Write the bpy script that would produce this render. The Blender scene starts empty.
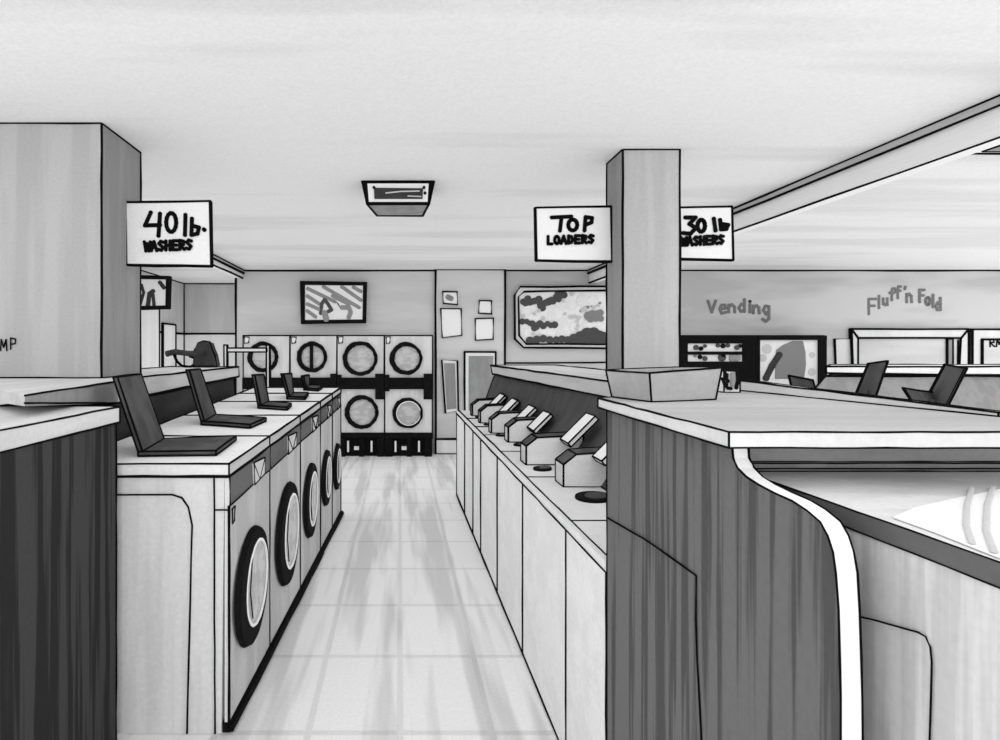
import bpy, bmesh, math, random
from mathutils import Vector
random.seed(7)
F, VX, VY, CH = 560.0, 400.0, 350.0, 1.75      # focal length (px), vanishing point, eye height
ZC = 3.11                                       # ceiling height
COL = bpy.context.scene.collection

def P(px, py, Y):
    return Vector(((px - VX) * Y / F, Y, CH - (py - VY) * Y / F))
def X(px, Y): return (px - VX) * Y / F
def Z(py, Y): return CH - (py - VY) * Y / F

# ------------------------------------------------------------------ materials
def lin(v):
    v = v / 255.0
    return v / 12.92 if v <= .04045 else ((v + .055) / 1.055) ** 2.4
def marker(name, tone, amp=.10, axis='Z', scale=5.0, stretch=14.0, rough=.85, tone2=None, pos=.5, width=.06):
    """felt-marker tone: a flat grey with overlapping strokes that run along one axis"""
    m = bpy.data.materials.new(name); m.use_nodes = True
    n, l = m.node_tree.nodes, m.node_tree.links
    b = n['Principled BSDF']; b.inputs['Roughness'].default_value = rough
    b.inputs['Specular IOR Level'].default_value = .03
    g = n.new('ShaderNodeNewGeometry'); mp = n.new('ShaderNodeMapping')
    sc = [scale] * 3; sc['XYZ'.index(axis)] = scale / stretch
    mp.inputs['Scale'].default_value = sc
    l.new(g.outputs['Position'], mp.inputs['Vector'])
    t = n.new('ShaderNodeTexNoise'); t.inputs['Scale'].default_value = 1; t.inputs['Detail'].default_value = 3
    t.inputs['Roughness'].default_value = .6
    l.new(mp.outputs[0], t.inputs['Vector'])
    r = n.new('ShaderNodeValToRGB'); e = r.color_ramp.elements
    lo = lin(tone2 if tone2 is not None else tone) * (1 - amp if tone2 is None else 1); hi = lin(tone) * (1 + amp * .5)
    e[0].position = pos - width; e[0].color = (lo, lo, lo, 1)
    e[1].position = pos + width; e[1].color = (hi, hi, hi, 1)
    l.new(t.outputs['Fac'], r.inputs['Fac'])
    t2 = n.new('ShaderNodeTexNoise'); t2.inputs['Scale'].default_value = 60; t2.inputs['Detail'].default_value = 2
    l.new(g.outputs['Position'], t2.inputs['Vector'])
    mr = n.new('ShaderNodeMapRange'); mr.inputs['To Min'].default_value = .90; mr.inputs['To Max'].default_value = 1.10
    l.new(t2.outputs['Fac'], mr.inputs['Value'])
    mx = n.new('ShaderNodeMix'); mx.data_type = 'RGBA'; mx.blend_type = 'MULTIPLY'; mx.inputs[0].default_value = 1
    l.new(r.outputs['Color'], mx.inputs[6]); l.new(mr.outputs[0], mx.inputs[7])
    l.new(mx.outputs[2], b.inputs['Base Color'])
    return m
def plain(name, tone, rough=.8):
    m = bpy.data.materials.new(name); m.use_nodes = True
    b = m.node_tree.nodes['Principled BSDF']; v = lin(tone)
    b.inputs['Base Color'].default_value = (v, v, v, 1); b.inputs['Roughness'].default_value = rough
    b.inputs['Specular IOR Level'].default_value = .03
    n, l = m.node_tree.nodes, m.node_tree.links
    t = n.new('ShaderNodeTexNoise'); t.inputs['Scale'].default_value = 40
    mr = n.new('ShaderNodeMapRange'); mr.inputs['To Min'].default_value = v * .92; mr.inputs['To Max'].default_value = v * 1.06
    l.new(t.outputs['Fac'], mr.inputs['Value']); l.new(mr.outputs[0], b.inputs['Base Color'])
    return m
M = {
 'ink': plain('black_ink', 16), 'black': plain('black_marker', 24),
 'ceil': marker('ceiling_marker', 238, .0, 'X', 1.5, 8, tone2=226, pos=.44, width=.05),
 'wall': marker('wall_marker', 212, .07, 'X', 2.0, 6), 'wall_lt': marker('light_wall_marker', 230, .06, 'Z', 2.0, 6),
 'wall_gr': marker('grey_wall_marker', 198, .06, 'Z', 4.0, 6),
 'wall_r': marker('right_wall_marker', 206, .0, 'X', 1.3, 5, tone2=188, pos=.5, width=.05),
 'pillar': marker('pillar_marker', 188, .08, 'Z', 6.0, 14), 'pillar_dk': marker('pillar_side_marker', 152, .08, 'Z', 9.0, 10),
 'white': marker('white_paint', 240, .04, 'Z', 5.0, 8), 'paper': plain('white_paper', 246),
 'enamel': marker('pale_enamel', 224, .07, 'Z', 9.0, 14), 'top': marker('enamel_top', 240, .04, 'X', 5.0, 8),
 'steel': marker('grey_front', 190, .12, 'Z', 5.0, 6), 'rimgrey': marker('grey_rim', 196, .08, 'Y', 8.0, 8),
 'panel': marker('dark_laminate', 68, .0, 'Z', 15.0, 34, tone2=46, pos=.5, width=.03),
 'panel_r': marker('dark_laminate_right', 114, .0, 'Z', 23.0, 34, tone2=86, pos=.48, width=.035),
 'dark': marker('dark_grey_plastic', 88, .22, 'Z', 6.0, 4), 'darker': marker('charcoal', 66, .12, 'Y', 6.0, 4),
 'beamgrey': marker('beam_grey', 196, .05, 'Y', 8.0, 8), 'mid': marker('mid_grey', 152, .10, 'Z', 8.0, 4), 'band': marker('control_band_grey', 104, .12, 'Y', 6.0, 5),
 'counter': marker('counter_top_grey', 193, .0, 'X', 4.0, 6, tone2=180, pos=.5, width=.08),
 'counter_rim': marker('counter_rim_white', 226, .04, 'X', 6.0, 8),
 'shelf': marker('shelf_marker', 214, .08, 'Y', 7.0, 8), 'splash': marker('splashback_grey', 84, .10, 'Z', 9.0, 4),
 'tub': marker('tub_grey', 181, .06, 'X', 9.0, 4), 'cab': marker('pale_cabinet', 226, .0, 'Z', 22.0, 22, tone2=204, pos=.5, width=.05),
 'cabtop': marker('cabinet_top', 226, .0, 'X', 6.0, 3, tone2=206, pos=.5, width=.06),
 'glass': marker('door_glass', 196, .16, 'X', 12.0, 2, rough=.4), 'letter': plain('grey_lettering', 122),
 'leaf': plain('picture_dark', 84), 'leaf2': plain('picture_mid', 138), 'stroke': plain('grey_stroke', 150), 'stroke2': plain('light_stroke', 205),
}
def floor_mat():
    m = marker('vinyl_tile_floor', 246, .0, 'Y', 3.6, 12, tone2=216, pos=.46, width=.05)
    n, l = m.node_tree.nodes, m.node_tree.links
    b = n['Principled BSDF']; src = b.inputs['Base Color'].links[0].from_socket
    g = n.new('ShaderNodeNewGeometry'); mp = n.new('ShaderNodeMapping'); mp.inputs['Scale'].default_value = (1, 1, 1)
    l.new(g.outputs['Position'], mp.inputs['Vector'])
    br = n.new('ShaderNodeTexBrick'); br.offset = 0; br.inputs['Scale'].default_value = 1
    br.inputs['Brick Width'].default_value = .42; br.inputs['Row Height'].default_value = .64
    br.inputs['Mortar Size'].default_value = .02; br.inputs['Mortar Smooth'].default_value = .4
    for k, v in (('Color1', 1), ('Color2', .97), ('Mortar', .84)): br.inputs[k].default_value = (v, v, v, 1)
    l.new(mp.outputs[0], br.inputs['Vector'])
    mx = n.new('ShaderNodeMix'); mx.data_type = 'RGBA'; mx.blend_type = 'MULTIPLY'; mx.inputs[0].default_value = 1
    l.new(src, mx.inputs[6]); l.new(br.outputs['Color'], mx.inputs[7]); l.new(mx.outputs[2], b.inputs['Base Color'])
    return m
M['floor'] = floor_mat()

# ------------------------------------------------------------------ mesh builder
class MB:
    def __init__(s): s.v = []; s.f = []; s.m = []; s.mats = []
    def mi(s, k):
        if k not in s.mats: s.mats.append(k)
        return s.mats.index(k)
    def face(s, pts, mat):
        i = len(s.v); s.v += [Vector(p) for p in pts]; s.f.append(list(range(i, i + len(pts)))); s.m.append(s.mi(mat)); return s
    def loft(s, A, B, mat, capA=None, capB=None, side=None):
        """closed solid between two outlines with the same number of points"""
        i = len(s.v); n = len(A); s.v += [Vector(p) for p in A] + [Vector(p) for p in B]
        c = sum((Vector(p) for p in A + B), Vector()) / (2 * n)
        def add(idx, k):
            p = [s.v[j] for j in idx]; nr = Vector()
            for a in range(len(p)):
                nr += p[a].cross(p[(a + 1) % len(p)])
            if nr.dot(sum(p, Vector()) / len(p) - c) < 0: idx = idx[::-1]
            s.f.append(idx); s.m.append(s.mi(k))
        add(list(range(i, i + n)), capA or mat); add(list(range(i + n, i + 2 * n)), capB or mat)
        for k in range(n):
            k2 = (k + 1) % n
            kk = (side or {}).get(k, mat)
            add([i + k, i + k2, i + n + k2, i + n + k], kk)
        return s
    def hexa(s, A, B, mat, ink=2.0, edges=None, **kw):
        s.loft(A, B, mat, **kw)
        n = len(A)
        if ink:
            for k in range(n):
                s.ink([A[k], A[(k + 1) % n]], ink); s.ink([B[k], B[(k + 1) % n]], ink); s.ink([A[k], B[k]], ink)
        return s
    def box(s, x0, x1, y0, y1, z0, z1, mat, ink=2.0, **kw):
        A = [(x0, y0, z0), (x1, y0, z0), (x1, y1, z0), (x0, y1, z0)]
        B = [(x, y, z1) for x, y, z in A]
        return s.hexa(A, B, mat, ink, **kw)
    def prism(s, poly, z0, z1, mat, ink=2.0, **kw):
        return s.hexa([(x, y, z0) for x, y in poly], [(x, y, z1) for x, y in poly], mat, ink, **kw)
    def tube(s, pts, rad, mat, sides=6, flat=None, closed=False):
        """tube along a polyline; rad is a list; flat = a unit axis along which it is squashed"""
        pts = [Vector(p) for p in pts]; n = len(pts)
        if n < 2: return s
        i0 = len(s.v); k = s.mi(mat)
        prev = None
        for j, p in enumerate(pts):
            a = pts[j - 1] if (j or closed) else p; b = pts[(j + 1) % n] if (j < n - 1 or closed) else p
            d = (b - a)
            d = d.normalized() if d.length > 1e-9 else Vector((0, 0, 1))
            if flat is not None:
                n2 = Vector(flat); n1 = d.cross(n2)
                n1 = n1.normalized() if n1.length > 1e-6 else Vector((1, 0, 0))
                q = .25
            else:
                up = Vector((0, 0, 1)) if abs(d.z) < .9 else Vector((1, 0, 0))
                n1 = d.cross(up).normalized(); n2 = n1.cross(d).normalized(); q = 1
            for a_ in range(sides):
                t = 2 * math.pi * a_ / sides
                s.v.append(p + (n1 * math.cos(t) + n2 * math.sin(t) * q) * rad[j])
        rng = range(n if closed else n - 1)
        for j in rng:
            A = i0 + j * sides; B = i0 + ((j + 1) % n) * sides
            for a_ in range(sides):
                b_ = (a_ + 1) % sides
                s.f.append([A + a_, A + b_, B + b_, B + a_]); s.m.append(k)
        if not closed:
            s.f.append([i0 + a_ for a_ in range(sides)][::-1]); s.m.append(k)
            e = i0 + (n - 1) * sides; s.f.append([e + a_ for a_ in range(sides)]); s.m.append(k)
        return s
    def ink(s, pts, w=2.0, mat='ink', wob=.35, closed=False):
        """a pen line: a thin raised bead, drawn a little unsteadily"""
        out = []
        pts = [Vector(p) for p in pts]
        seq = pts + ([pts[0]] if closed else [])
        for a, b in zip(seq[:-1], seq[1:]):
            dpx = (b - a).length * F / max(.5, (a.y + b.y) / 2)
            n = max(1, min(14, int(dpx / 28)))
            out += [a.lerp(b, t / n) for t in range(n)]
        if not closed: out.append(seq[-1])
        res, rad = [], []
        for j, p in enumerate(out):
            u = max(.5, p.y) / F; k = 0 if (j in (0, len(out) - 1) and not closed) else wob
            res.append(p + Vector((random.uniform(-k, k), 0, random.uniform(-k, k))) * u)
            rad.append(w / 2 * u * random.uniform(.85, 1.12))
        return s.tube(res, rad, mat, 6, closed=closed)
    def stroke(s, pts, w, mat='ink', flat=(0, 1, 0)):
        """a broad marker stroke with round ends, lying flat on a surface"""
        s.q = getattr(s, 'q', 0) + 1
        sg = 1 if abs(flat[2]) > .5 else -1
        pts = [Vector(p) + Vector(flat) * (sg * s.q * .00035) for p in pts]
        for a, b_ in zip(pts[:-1], pts[1:]): s.tube([a, b_], [w / 2] * 2, mat, 8, flat)
        for p in pts:
            s.disc(p, w / 2, mat, flat, h=w * .11)
        return s
    def disc(s, c, r, mat, axis=(0, 1, 0), h=.004, n=12, sx=1, sz=1):
        c = Vector(c); ax = Vector(axis); u = ax.orthogonal().normalized()
        if abs(ax.y) > .9: u = Vector((1, 0, 0))
        if abs(ax.x) > .9: u = Vector((0, 1, 0))
        w = Vector((0, 0, 1)) if abs(ax.z) < .5 else ax.cross(u)
        ring = [u * math.cos(t) * r * sx + w * math.sin(t) * r * sz for t in [2 * math.pi * k / n for k in range(n)]]
        return s.loft([c + q - ax * h for q in ring], [c + q + ax * h for q in ring], mat)
    def ring(s, c, ro, ri, mat, axis, h, off=(0, 0, 0), n=36, wob=.0):
        """flat annulus of thickness h along axis; the hole may sit off centre"""
        c = Vector(c); ax = Vector(axis); off = Vector(off)
        u = Vector((1, 0, 0)) if abs(ax.y) > .9 else Vector((0, 1, 0)); w = Vector((0, 0, 1))
        i = len(s.v); k = s.mi(mat)
        for t in range(n):
            a = 2 * math.pi * t / n; d = u * math.cos(a) + w * math.sin(a)
            o = ro * (1 + random.uniform(-wob, wob)); r2 = ri * (1 + random.uniform(-wob, wob))
            s.v += [c + d * o, c + d * o * .96 + ax * h, c + off + d * r2 + ax * h, c + off + d * r2]
        for t in range(n):
            A = i + t * 4; B = i + ((t + 1) % n) * 4
            for q in range(4):
                q2 = (q + 1) % 4; s.f.append([A + q, B + q, B + q2, A + q2]); s.m.append(k)
        return s
    def build(s, name, parent=None, origin=None, smooth=False):
        o3 = Vector(parent['_o']) if parent is not None else Vector(origin or (0, 0, 0))
        me = bpy.data.meshes.new(name)
        me.from_pydata([tuple(v - o3) for v in s.v], [], s.f)
        for k in s.mats: me.materials.append(M[k])
        me.polygons.foreach_set('material_index', s.m)
        bm = bmesh.new(); bm.from_mesh(me); bmesh.ops.remove_doubles(bm, verts=bm.verts, dist=1e-6)
        bmesh.ops.recalc_face_normals(bm, faces=bm.faces); bm.to_mesh(me); bm.free()
        me.update()
        ob = bpy.data.objects.new(name, me); COL.objects.link(ob)
        if parent is not None: ob.parent = parent
        else: ob.location = o3
        ob['_o'] = tuple(o3)
        return ob

def tag(o, label, cat, group=None, kind=None):
    o['label'] = label; o['category'] = cat
    if group: o['group'] = group
    if kind: o['kind'] = kind
    return o
def thing(name, label, cat, loc, group=None, kind=None):
    o = bpy.data.objects.new(name, None); COL.objects.link(o); o.location = loc; o['_o'] = tuple(loc)
    o.empty_display_size = .1
    return tag(o, label, cat, group, kind)

# stroke alphabet on a unit box (x right, y up)
def ell(cx, cy, rx, ry, a0=0, a1=360, n=12):
    return [(cx + rx * math.cos(math.radians(a0 + (a1 - a0) * k / n)), cy + ry * math.sin(math.radians(a0 + (a1 - a0) * k / n))) for k in range(n + 1)]
G = {
 'V': [[(0, 1), (.45, 0), (.9, 1)]], 'e': [[(.1, .35), (.8, .4), (.7, .65), (.3, .65), (.1, .35), (.3, .02), (.8, .1)]],
 'n': [[(.1, .65), (.1, 0)], [(.1, .45), (.45, .68), (.75, .5), (.8, 0)]], 'd': [[(.75, 1), (.75, 0)], [(.75, .5), (.4, .62), (.1, .3), (.35, 0), (.75, .15)]],
 'i': [[(.4, .6), (.4, 0)], [(.4, .85), (.4, .9)]], 'g': [[(.75, .6), (.35, .65), (.1, .35), (.4, .08), (.75, .3)], [(.75, .6), (.75, -.25), (.4, -.45), (.05, -.3)]],
 'F': [[(.1, 1), (.1, 0)], [(.1, 1), (.85, 1)], [(.1, .55), (.7, .55)]], 'l': [[(.4, 1), (.4, 0)]], 'u': [[(.1, .65), (.15, .1), (.5, 0), (.75, .15)], [(.8, .65), (.8, 0)]],
 'f': [[(.8, .95), (.5, .95), (.4, .7), (.4, 0)], [(.1, .6), (.75, .6)]], 'o': [ell(.45, .32, .36, .32)],
 'W': [[(0, 1), (.25, 0), (.5, .8), (.75, 0), (1, 1)]], 'A': [[(0, 0), (.45, 1), (.9, 0)], [(.2, .35), (.7, .35)]],
 'S': [[(.85, .9), (.4, 1), (.1, .75), (.8, .3), (.5, 0), (.05, .1)]], 'H': [[(.1, 1), (.1, 0)], [(.8, 1), (.8, 0)], [(.1, .5), (.8, .5)]],
 'E': [[(.85, 1), (.1, 1), (.1, 0), (.85, 0)], [(.1, .5), (.7, .5)]], 'R': [[(.1, 0), (.1, 1), (.75, .9), (.7, .55), (.1, .5), (.85, 0)]],
 'L': [[(.1, 1), (.1, 0), (.8, 0)]], 'O': [ell(.45, .5, .4, .5)], 'D': [[(.1, 0), (.1, 1), (.6, .9), (.85, .5), (.6, .1), (.1, 0)]],
 'T': [[(0, 1), (1, 1)], [(.5, 1), (.45, 0)]], 'P': [[(.1, 0), (.1, 1), (.8, .9), (.75, .5), (.1, .42)]],
 'M': [[(0, 0), (.1, 1), (.45, .3), (.8, 1), (.9, 0)]], 'C': [[(.8, .9), (.3, 1), (.05, .5), (.3, 0), (.8, .1)]],
 '4': [[(.35, 1), (0, .42), (.85, .42)], [(.8, 1), (.7, 0)]], '0': [ell(.45, .5, .38, .5)], 'b': [[(.15, 1), (.15, 0), (.7, .1), (.75, .45), (.2, .5)]],
 '.': [[(.3, .1), (.35, .12)]], '3': [[(.1, .95), (.8, 1), (.4, .6), (.85, .4), (.6, 0), (0, .05)]], "'": [[(.4, 1), (.3, .8)]],
}
def write(mb, txt, px, py, h, adv, Y, w, mat='ink', slope=0, wid=None, curve=None):
    """handwriting on a plane facing the room: px,py = baseline start in sketch units"""
    wid = wid or h * .6
    for k, ch in enumerate(txt):
        if ch == ' ': continue
        bx = px + adv * k; by = py + slope * k + (curve(k) if curve else 0)
        for st in G[ch]:
            mb.stroke([P(bx + x * wid, by - y * h, Y) for x, y in st], w * Y / F, mat)

# ================================================================== SETTING
def struct(mb, name, label, cat, origin=None):
    return tag(mb.build(name, None, origin), label, cat, kind='structure')
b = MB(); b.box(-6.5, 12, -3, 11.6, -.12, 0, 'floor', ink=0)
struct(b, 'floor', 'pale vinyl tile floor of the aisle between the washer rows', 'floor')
b = MB(); b.box(-6.5, 12, -3, 11.6, ZC, ZC + .12, 'ceil', ink=0)
struct(b, 'ceiling', 'flat white ceiling with soft grey streaks', 'ceiling')
# back wall: dryer section, pier, picture section, right section
YB = 9.5
xL = X(236, YB); xP = X(435.5, YB); xQ = X(504.5, YB)
b = MB(); b.box(xL, xP, YB, YB + .15, 0, ZC, 'wall', ink=0)
b.ink([(xL, YB, 0), (xL, YB, ZC)], 2.4); b.ink([(xL, YB, ZC - .01), (xP, YB, ZC - .01)], 2.4)
struct(b, 'wall_back', 'light grey back wall above the stacked dryers', 'wall')
b = MB(); b.box(xP, xQ, YB - .05, YB + .15, 0, ZC, 'wall', ink=2.4)
struct(b, 'wall_pier', 'light grey wall section with pinned notices beside the dryers', 'wall')
b = MB(); b.box(xQ, 12, YB, YB + .15, 0, ZC, 'wall_r', ink=0)
b.ink([(xQ, YB, ZC - .01), (12, YB, ZC - .01)], 2.2); b.ink([P(506, 363, YB), P(676, 362, YB)], 2)
struct(b, 'wall_right', 'streaky grey back wall behind the vending machines with ceiling line', 'wall')
b = MB(); b.box(xP, xQ, YB - .09, YB - .052, 0, .25, 'white', ink=2)
struct(b, 'baseboard_back', 'white baseboard below the notices section', 'baseboard')
# left alcove
YA = 11.4; xA = -4.4; zd = 2.08
b = MB(); b.box(xA, xL, YA, YA + .15, zd, ZC, 'wall_gr', ink=2.2); b.box(xA, xL, YA, YA + .15, 0, zd, 'wall_lt', ink=2.0)
struct(b, 'wall_alcove', 'alcove wall at far left, grey above and white below', 'wall')
b = MB(); b.box(xA - .15, xA, 6.0, YA, zd, ZC, 'wall_gr', ink=2.2); b.box(xA - .15, xA, 6.0, YA, 0, zd, 'wall_lt', ink=2.0)
struct(b, 'wall_left', 'left side wall receding into the alcove, grey above white', 'wall')
b = MB(); b.box(xL - .0, xL + .12, YB + .15, YA, 0, ZC, 'wall_lt', ink=0)
struct(b, 'wall_return', 'short return wall joining alcove and back wall', 'wall')
# alcove door and mirror panel on the side wall
def yside(px): return xA * F / (px - VX)
d = thing('door_1', 'white door in the left side wall under the wall television', 'door', (xA, 9.2, 0), kind='structure')
b = MB(); b.box(xA, xA + .04, yside(128), yside(157), 0, 2.5, 'white', ink=2.2); b.build('door_leaf', d)
b = MB(); b.tube([(xA + .09, yside(156) - .1, 1.0), (xA + .09, yside(156) - .25, 1.0)], [.02, .02], 'dark'); b.tube([(xA + .03, yside(156) - .1, 1.0), (xA + .09, yside(156) - .1, 1.0)], [.015] * 2, 'dark'); b.build('door_handle', d)
o = (xA + .01, yside(168), 1.42)
b = MB(); b.box(xA + .002, xA + .03, yside(161.5), yside(174), 1.42, 2.24, 'white', ink=2.2)
tag(b.build('wall_mirror', origin=o), 'tall narrow pale mirror on the left side wall behind the dark bag', 'mirror')
# ceiling beams
def beam(name, x, sgn, y0, label, dr=.22):
    b = MB()
    b.box(min(x, x + sgn * .12), max(x, x + sgn * .12), y0, YB if sgn > 0 else YB + .0, ZC - dr, ZC - .001, 'paper', ink=0)
    b.box(min(x - sgn * .02, x), max(x - sgn * .02, x), y0, YB, ZC - .055, ZC - .001, 'beamgrey', ink=0)
    b.ink([(x - sgn * .02, y0, ZC - .005), (x - sgn * .02, YB, ZC - .005)], 2.4); b.ink([(x - sgn * .02, y0, ZC - .058), (x - sgn * .02, YB, ZC - .058)], 2.4)
    b.ink([(x, y0, ZC - dr), (x, YB, ZC - dr)], 2.2)
    return struct(b, name, label, 'beam')
beam('trim_1', 3.21, 1, .3, 'white ceiling beam with grey upper strip running back over the right side')
beam('trim_2', -2.67, -1, .3, 'white ceiling beam running back behind the 40 lb sign', .14)

# ------------------------------------------------------------------ pillars
def pillar(x0, x1, y0, y1, zb, side, label):
    b = MB()
    A = [(x0, y0, zb), (x1, y0, zb), (x1, y1, zb), (x0, y1, zb)]; B = [(x, y, ZC - .002) for x, y, z in A]
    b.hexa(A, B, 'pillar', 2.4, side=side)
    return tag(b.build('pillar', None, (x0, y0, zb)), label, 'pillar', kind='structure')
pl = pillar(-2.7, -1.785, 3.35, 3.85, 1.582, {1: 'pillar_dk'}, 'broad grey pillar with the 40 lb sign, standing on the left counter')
b = MB(); write(b, 'CMP', -9, 352, 11, 9.5, 3.345, 1.5, slope=-1.5, wid=7)
tag(b.build('pillar_lettering', None, P(4, 350, 3.345)), 'small pen letters at left edge of the broad pillar', 'lettering')
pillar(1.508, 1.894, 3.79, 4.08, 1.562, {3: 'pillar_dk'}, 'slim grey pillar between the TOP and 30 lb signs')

# ------------------------------------------------------------------ hanging signs
def sign(px0, px1, py0, py1, Y, label, fn, left=False, vis0=None):
    t = thing('hanging_sign', label, 'sign', (X((px0 + px1) / 2, Y), Y, Z(py1, Y)), 'laundry size signs on the pillars')
    b = MB(); j = 1.2
    A = [P(px0, py0 + j, Y), P(px1, py0, Y), P(px1 + j, py1, Y), P(px0 + 1, py1 - j, Y)]
    b.hexa(A, [p + Vector((0, .025, 0)) for p in A], 'paper', 2.6); b.build('board', t)
    b = MB(); fn(b, Y - .004); b.build('lettering', t)
    return t
def c1(x, y): return (x / 4, 100 + y / 4)
def polys(b, Y, lst, f, w):
    for st in lst: b.stroke([P(*f(x, y), Y) for x, y in st], w * Y / F)
def ellp(cx, cy, rx, ry): return ell(cx, cy, rx, ry, 80, 440, 14)
def s40(b, Y):
    polys(b, Y, [[(603, 450), (580, 502), (640, 500)], [(640, 455), (634, 543)], ellp(685, 490, 20, 38), [(742, 460), (740, 540)], [(768, 475), (766, 540), (790, 535), (796, 510), (770, 503)], [(816, 518), (818, 520)]], c1, 4.2)
    write(b, 'WASHERS', 144.5, 251, 9, 7, Y, 3.4, slope=-.3, wid=6)
sign(125.5, 210, 201, 266, 3.66, 'white sign lettered 40 lb. on the broad left pillar', s40)
def c2(x, y): return (500 + x / 4, 130 + y / 4)
def stop(b, Y):
    polys(b, Y, [[(207, 350), (285, 346)], [(246, 350), (240, 403)], ellp(291, 380, 18, 22), [(342, 348), (338, 402)], [(342, 348), (368, 352), (366, 370), (341, 380)]], c2, 4.0)
    write(b, 'LOADERS', 547.5, 244, 7.5, 6.8, Y, 3.2, slope=-.2, wid=5.5)
sign(535.5, 611, 206.5, 261.5, 3.985, 'white sign lettered TOP on the slim pillar', stop)
def s30(b, Y):
    polys(b, Y, [[(742, 350), (782, 350), (758, 376), (784, 392), (762, 415), (733, 412)], ellp(805, 383, 15, 24), [(855, 355), (862, 402)], [(880, 360), (884, 398), (905, 396), (912, 380), (888, 376)], [(884, 385), (908, 385)]], c2, 4.2)
    write(b, 'WASHERS', 681, 245.5, 8, 6.2, Y, 3.2, slope=-.3, wid=5.5)
sign(668, 732, 206.5, 260, 3.985, 'white sign lettered 30 lb on the far side of the slim pillar', s30)

# ------------------------------------------------------------------ ceiling unit
t = thing('air_conditioner', 'grey ceiling air conditioner with dark slot above the aisle', 'air conditioner', (0, 4.6, 2.93))
Ya, Yb_ = 4.5, 4.92
A = [P(362, 182, Ya), P(434, 182, Ya), P(429, 204, Ya), P(367, 204, Ya)]
A[0].z = A[1].z = ZC - .003
B = [Vector((-.20, 4.98, ZC - .003)), Vector((.20, 4.98, ZC - .003)), P(423, 215.5, Yb_), P(377, 215.5, Yb_)]
b = MB(); b.hexa(A, B, 'black', 2.6, capA='black', side={2: 'mid'}); b.build('housing', t)
b = MB(); q = [P(367.5, 184, Ya - .004), P(428.5, 184, Ya - .004), P(427.5, 202, Ya - .004), P(369, 202, Ya - .004)]
b.loft(q, [p + Vector((0, -.014, 0)) for p in q], 'paper'); fp = b.build('front_panel', t)
b = MB(); q = [P(374, 188, Ya - .02), P(423, 188.5, Ya - .02), P(422.5, 199, Ya - .02), P(374.5, 199, Ya - .02)]
b.loft(q, [p + Vector((0, -.008, 0)) for p in q], 'darker'); 
b.stroke([P(386, 193, Ya - .034), P(400, 191.5, Ya - .034), P(419, 191, Ya - .034)], .011, 'stroke2')
b.stroke([P(408, 196, Ya - .034), P(421, 196.5, Ya - .034)], .009, 'stroke2')
for c in ((374, 187.5), (424, 187.5), (425, 193)): b.disc(P(c[0], c[1], Ya - .03), .012, 'black')
b.build('air_slot', fp)
# ceiling vent cut by right edge
vx0, vy1 = 3.80, 3.77
b = MB(); b.box(vx0, vx0 + .5, vy1 - .5, vy1, ZC - .035, ZC - .001, 'white', ink=3.0)
b.box(vx0 + .06, vx0 + .44, vy1 - .44, vy1 - .06, ZC - .045, ZC - .034, 'mid', ink=2)
tag(b.build('ceiling_vent', None, (vx0, vy1, ZC - .04)), 'square ceiling vent at the right edge beyond the beam', 'vent')

# ------------------------------------------------------------------ televisions
def tv(px0, px1, py0, py1, Y, label, art, fw=4, mount=None):
    t = thing('television', label, 'television', (X((px0 + px1) / 2, Y), Y, Z(py1, Y)))
    b = MB(); u = Y / F
    o_ = [P(px0, py0, Y), P(px1, py0 + 1, Y), P(px1 - 1, py1, Y), P(px0 + 1, py1 + 1, Y)]
    b.loft(o_, [p + Vector((0, .08, 0)) for p in o_], 'black')
    i_ = [P(px0 + fw + 1, py0 + fw, Y - .012), P(px1 - fw, py0 + fw + .5, Y - .012), P(px1 - fw - .5, py1 - fw + .5, Y - .012), P(px0 + fw + 1, py1 - fw + 1, Y - .012)]
    # raised bezel bars
    for a, c in ((0, 1), (1, 2), (2, 3), (3, 0)):
        q = [o_[a], o_[c], i_[c], i_[a]]; b.loft([Vector((p.x, Y, p.z)) for p in q], [Vector((p.x, Y - .02, p.z)) for p in q], 'black')
    if mount: mount(b)
    b.build('bezel', t)
    b = MB(); q = [Vector((p.x, Y - .006, p.z)) for p in i_]
    b.loft(q, [p + Vector((0, .005, 0)) for p in q], 'paper'); art(b, Y - .009); b.build('screen', t)
def art1(b, Y):
    f = lambda x, y: (220 + x / 4.348, 250 + y / 4.348)
    S = lambda l, w, m: b.stroke([P(*f(x, y), Y) for x, y in l], w * Y / F, m)
    for l in ([(382, 168), (500, 225)], [(450, 160), (605, 250)], [(530, 160), (612, 218)], [(580, 162), (612, 180)], [(380, 200), (440, 240)], [(380, 235), (440, 262)], [(380, 265), (415, 290)], [(490, 200), (560, 235)]):
        S(l, 3.6, 'stroke')
    S([(438, 275), (442, 235), (455, 215), (470, 235), (485, 260), (470, 268)], 3.6, 'leaf'); S([(455, 275), (462, 300)], 6, 'stroke'); S([(530, 250), (560, 250), (568, 270), (560, 292)], 4.5, 'stroke')
    S([(510, 230), (520, 245)], 1.2, 'leaf')
tv(300, 367, 281, 323, 9.40, 'black framed television high on wall above the dryers', art1, 4)
def art2(b, Y):
    f = lambda x, y: (x / 4, 280 + y / 4)
    q = lambda l, m: b.face([P(*f(x, y), Y) for x, y in l], m)
    S = lambda l, w, m: b.stroke([P(*f(x, y), Y) for x, y in l], w * Y / F, m)
    S([(592, 100), (598, 55), (612, 45)], 4.5, 'darker'); S([(612, 60), (616, 98)], 3.5, 'darker'); S([(566, 20), (575, 50), (562, 95)], 3, 'darker')
    S([(640, 10), (655, 30)], 4, 'darker')
def mnt(b):
    b.box(xA, X(139, 9.0), 9.02, 9.08, 2.62, 2.70, 'dark', ink=0)
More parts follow.
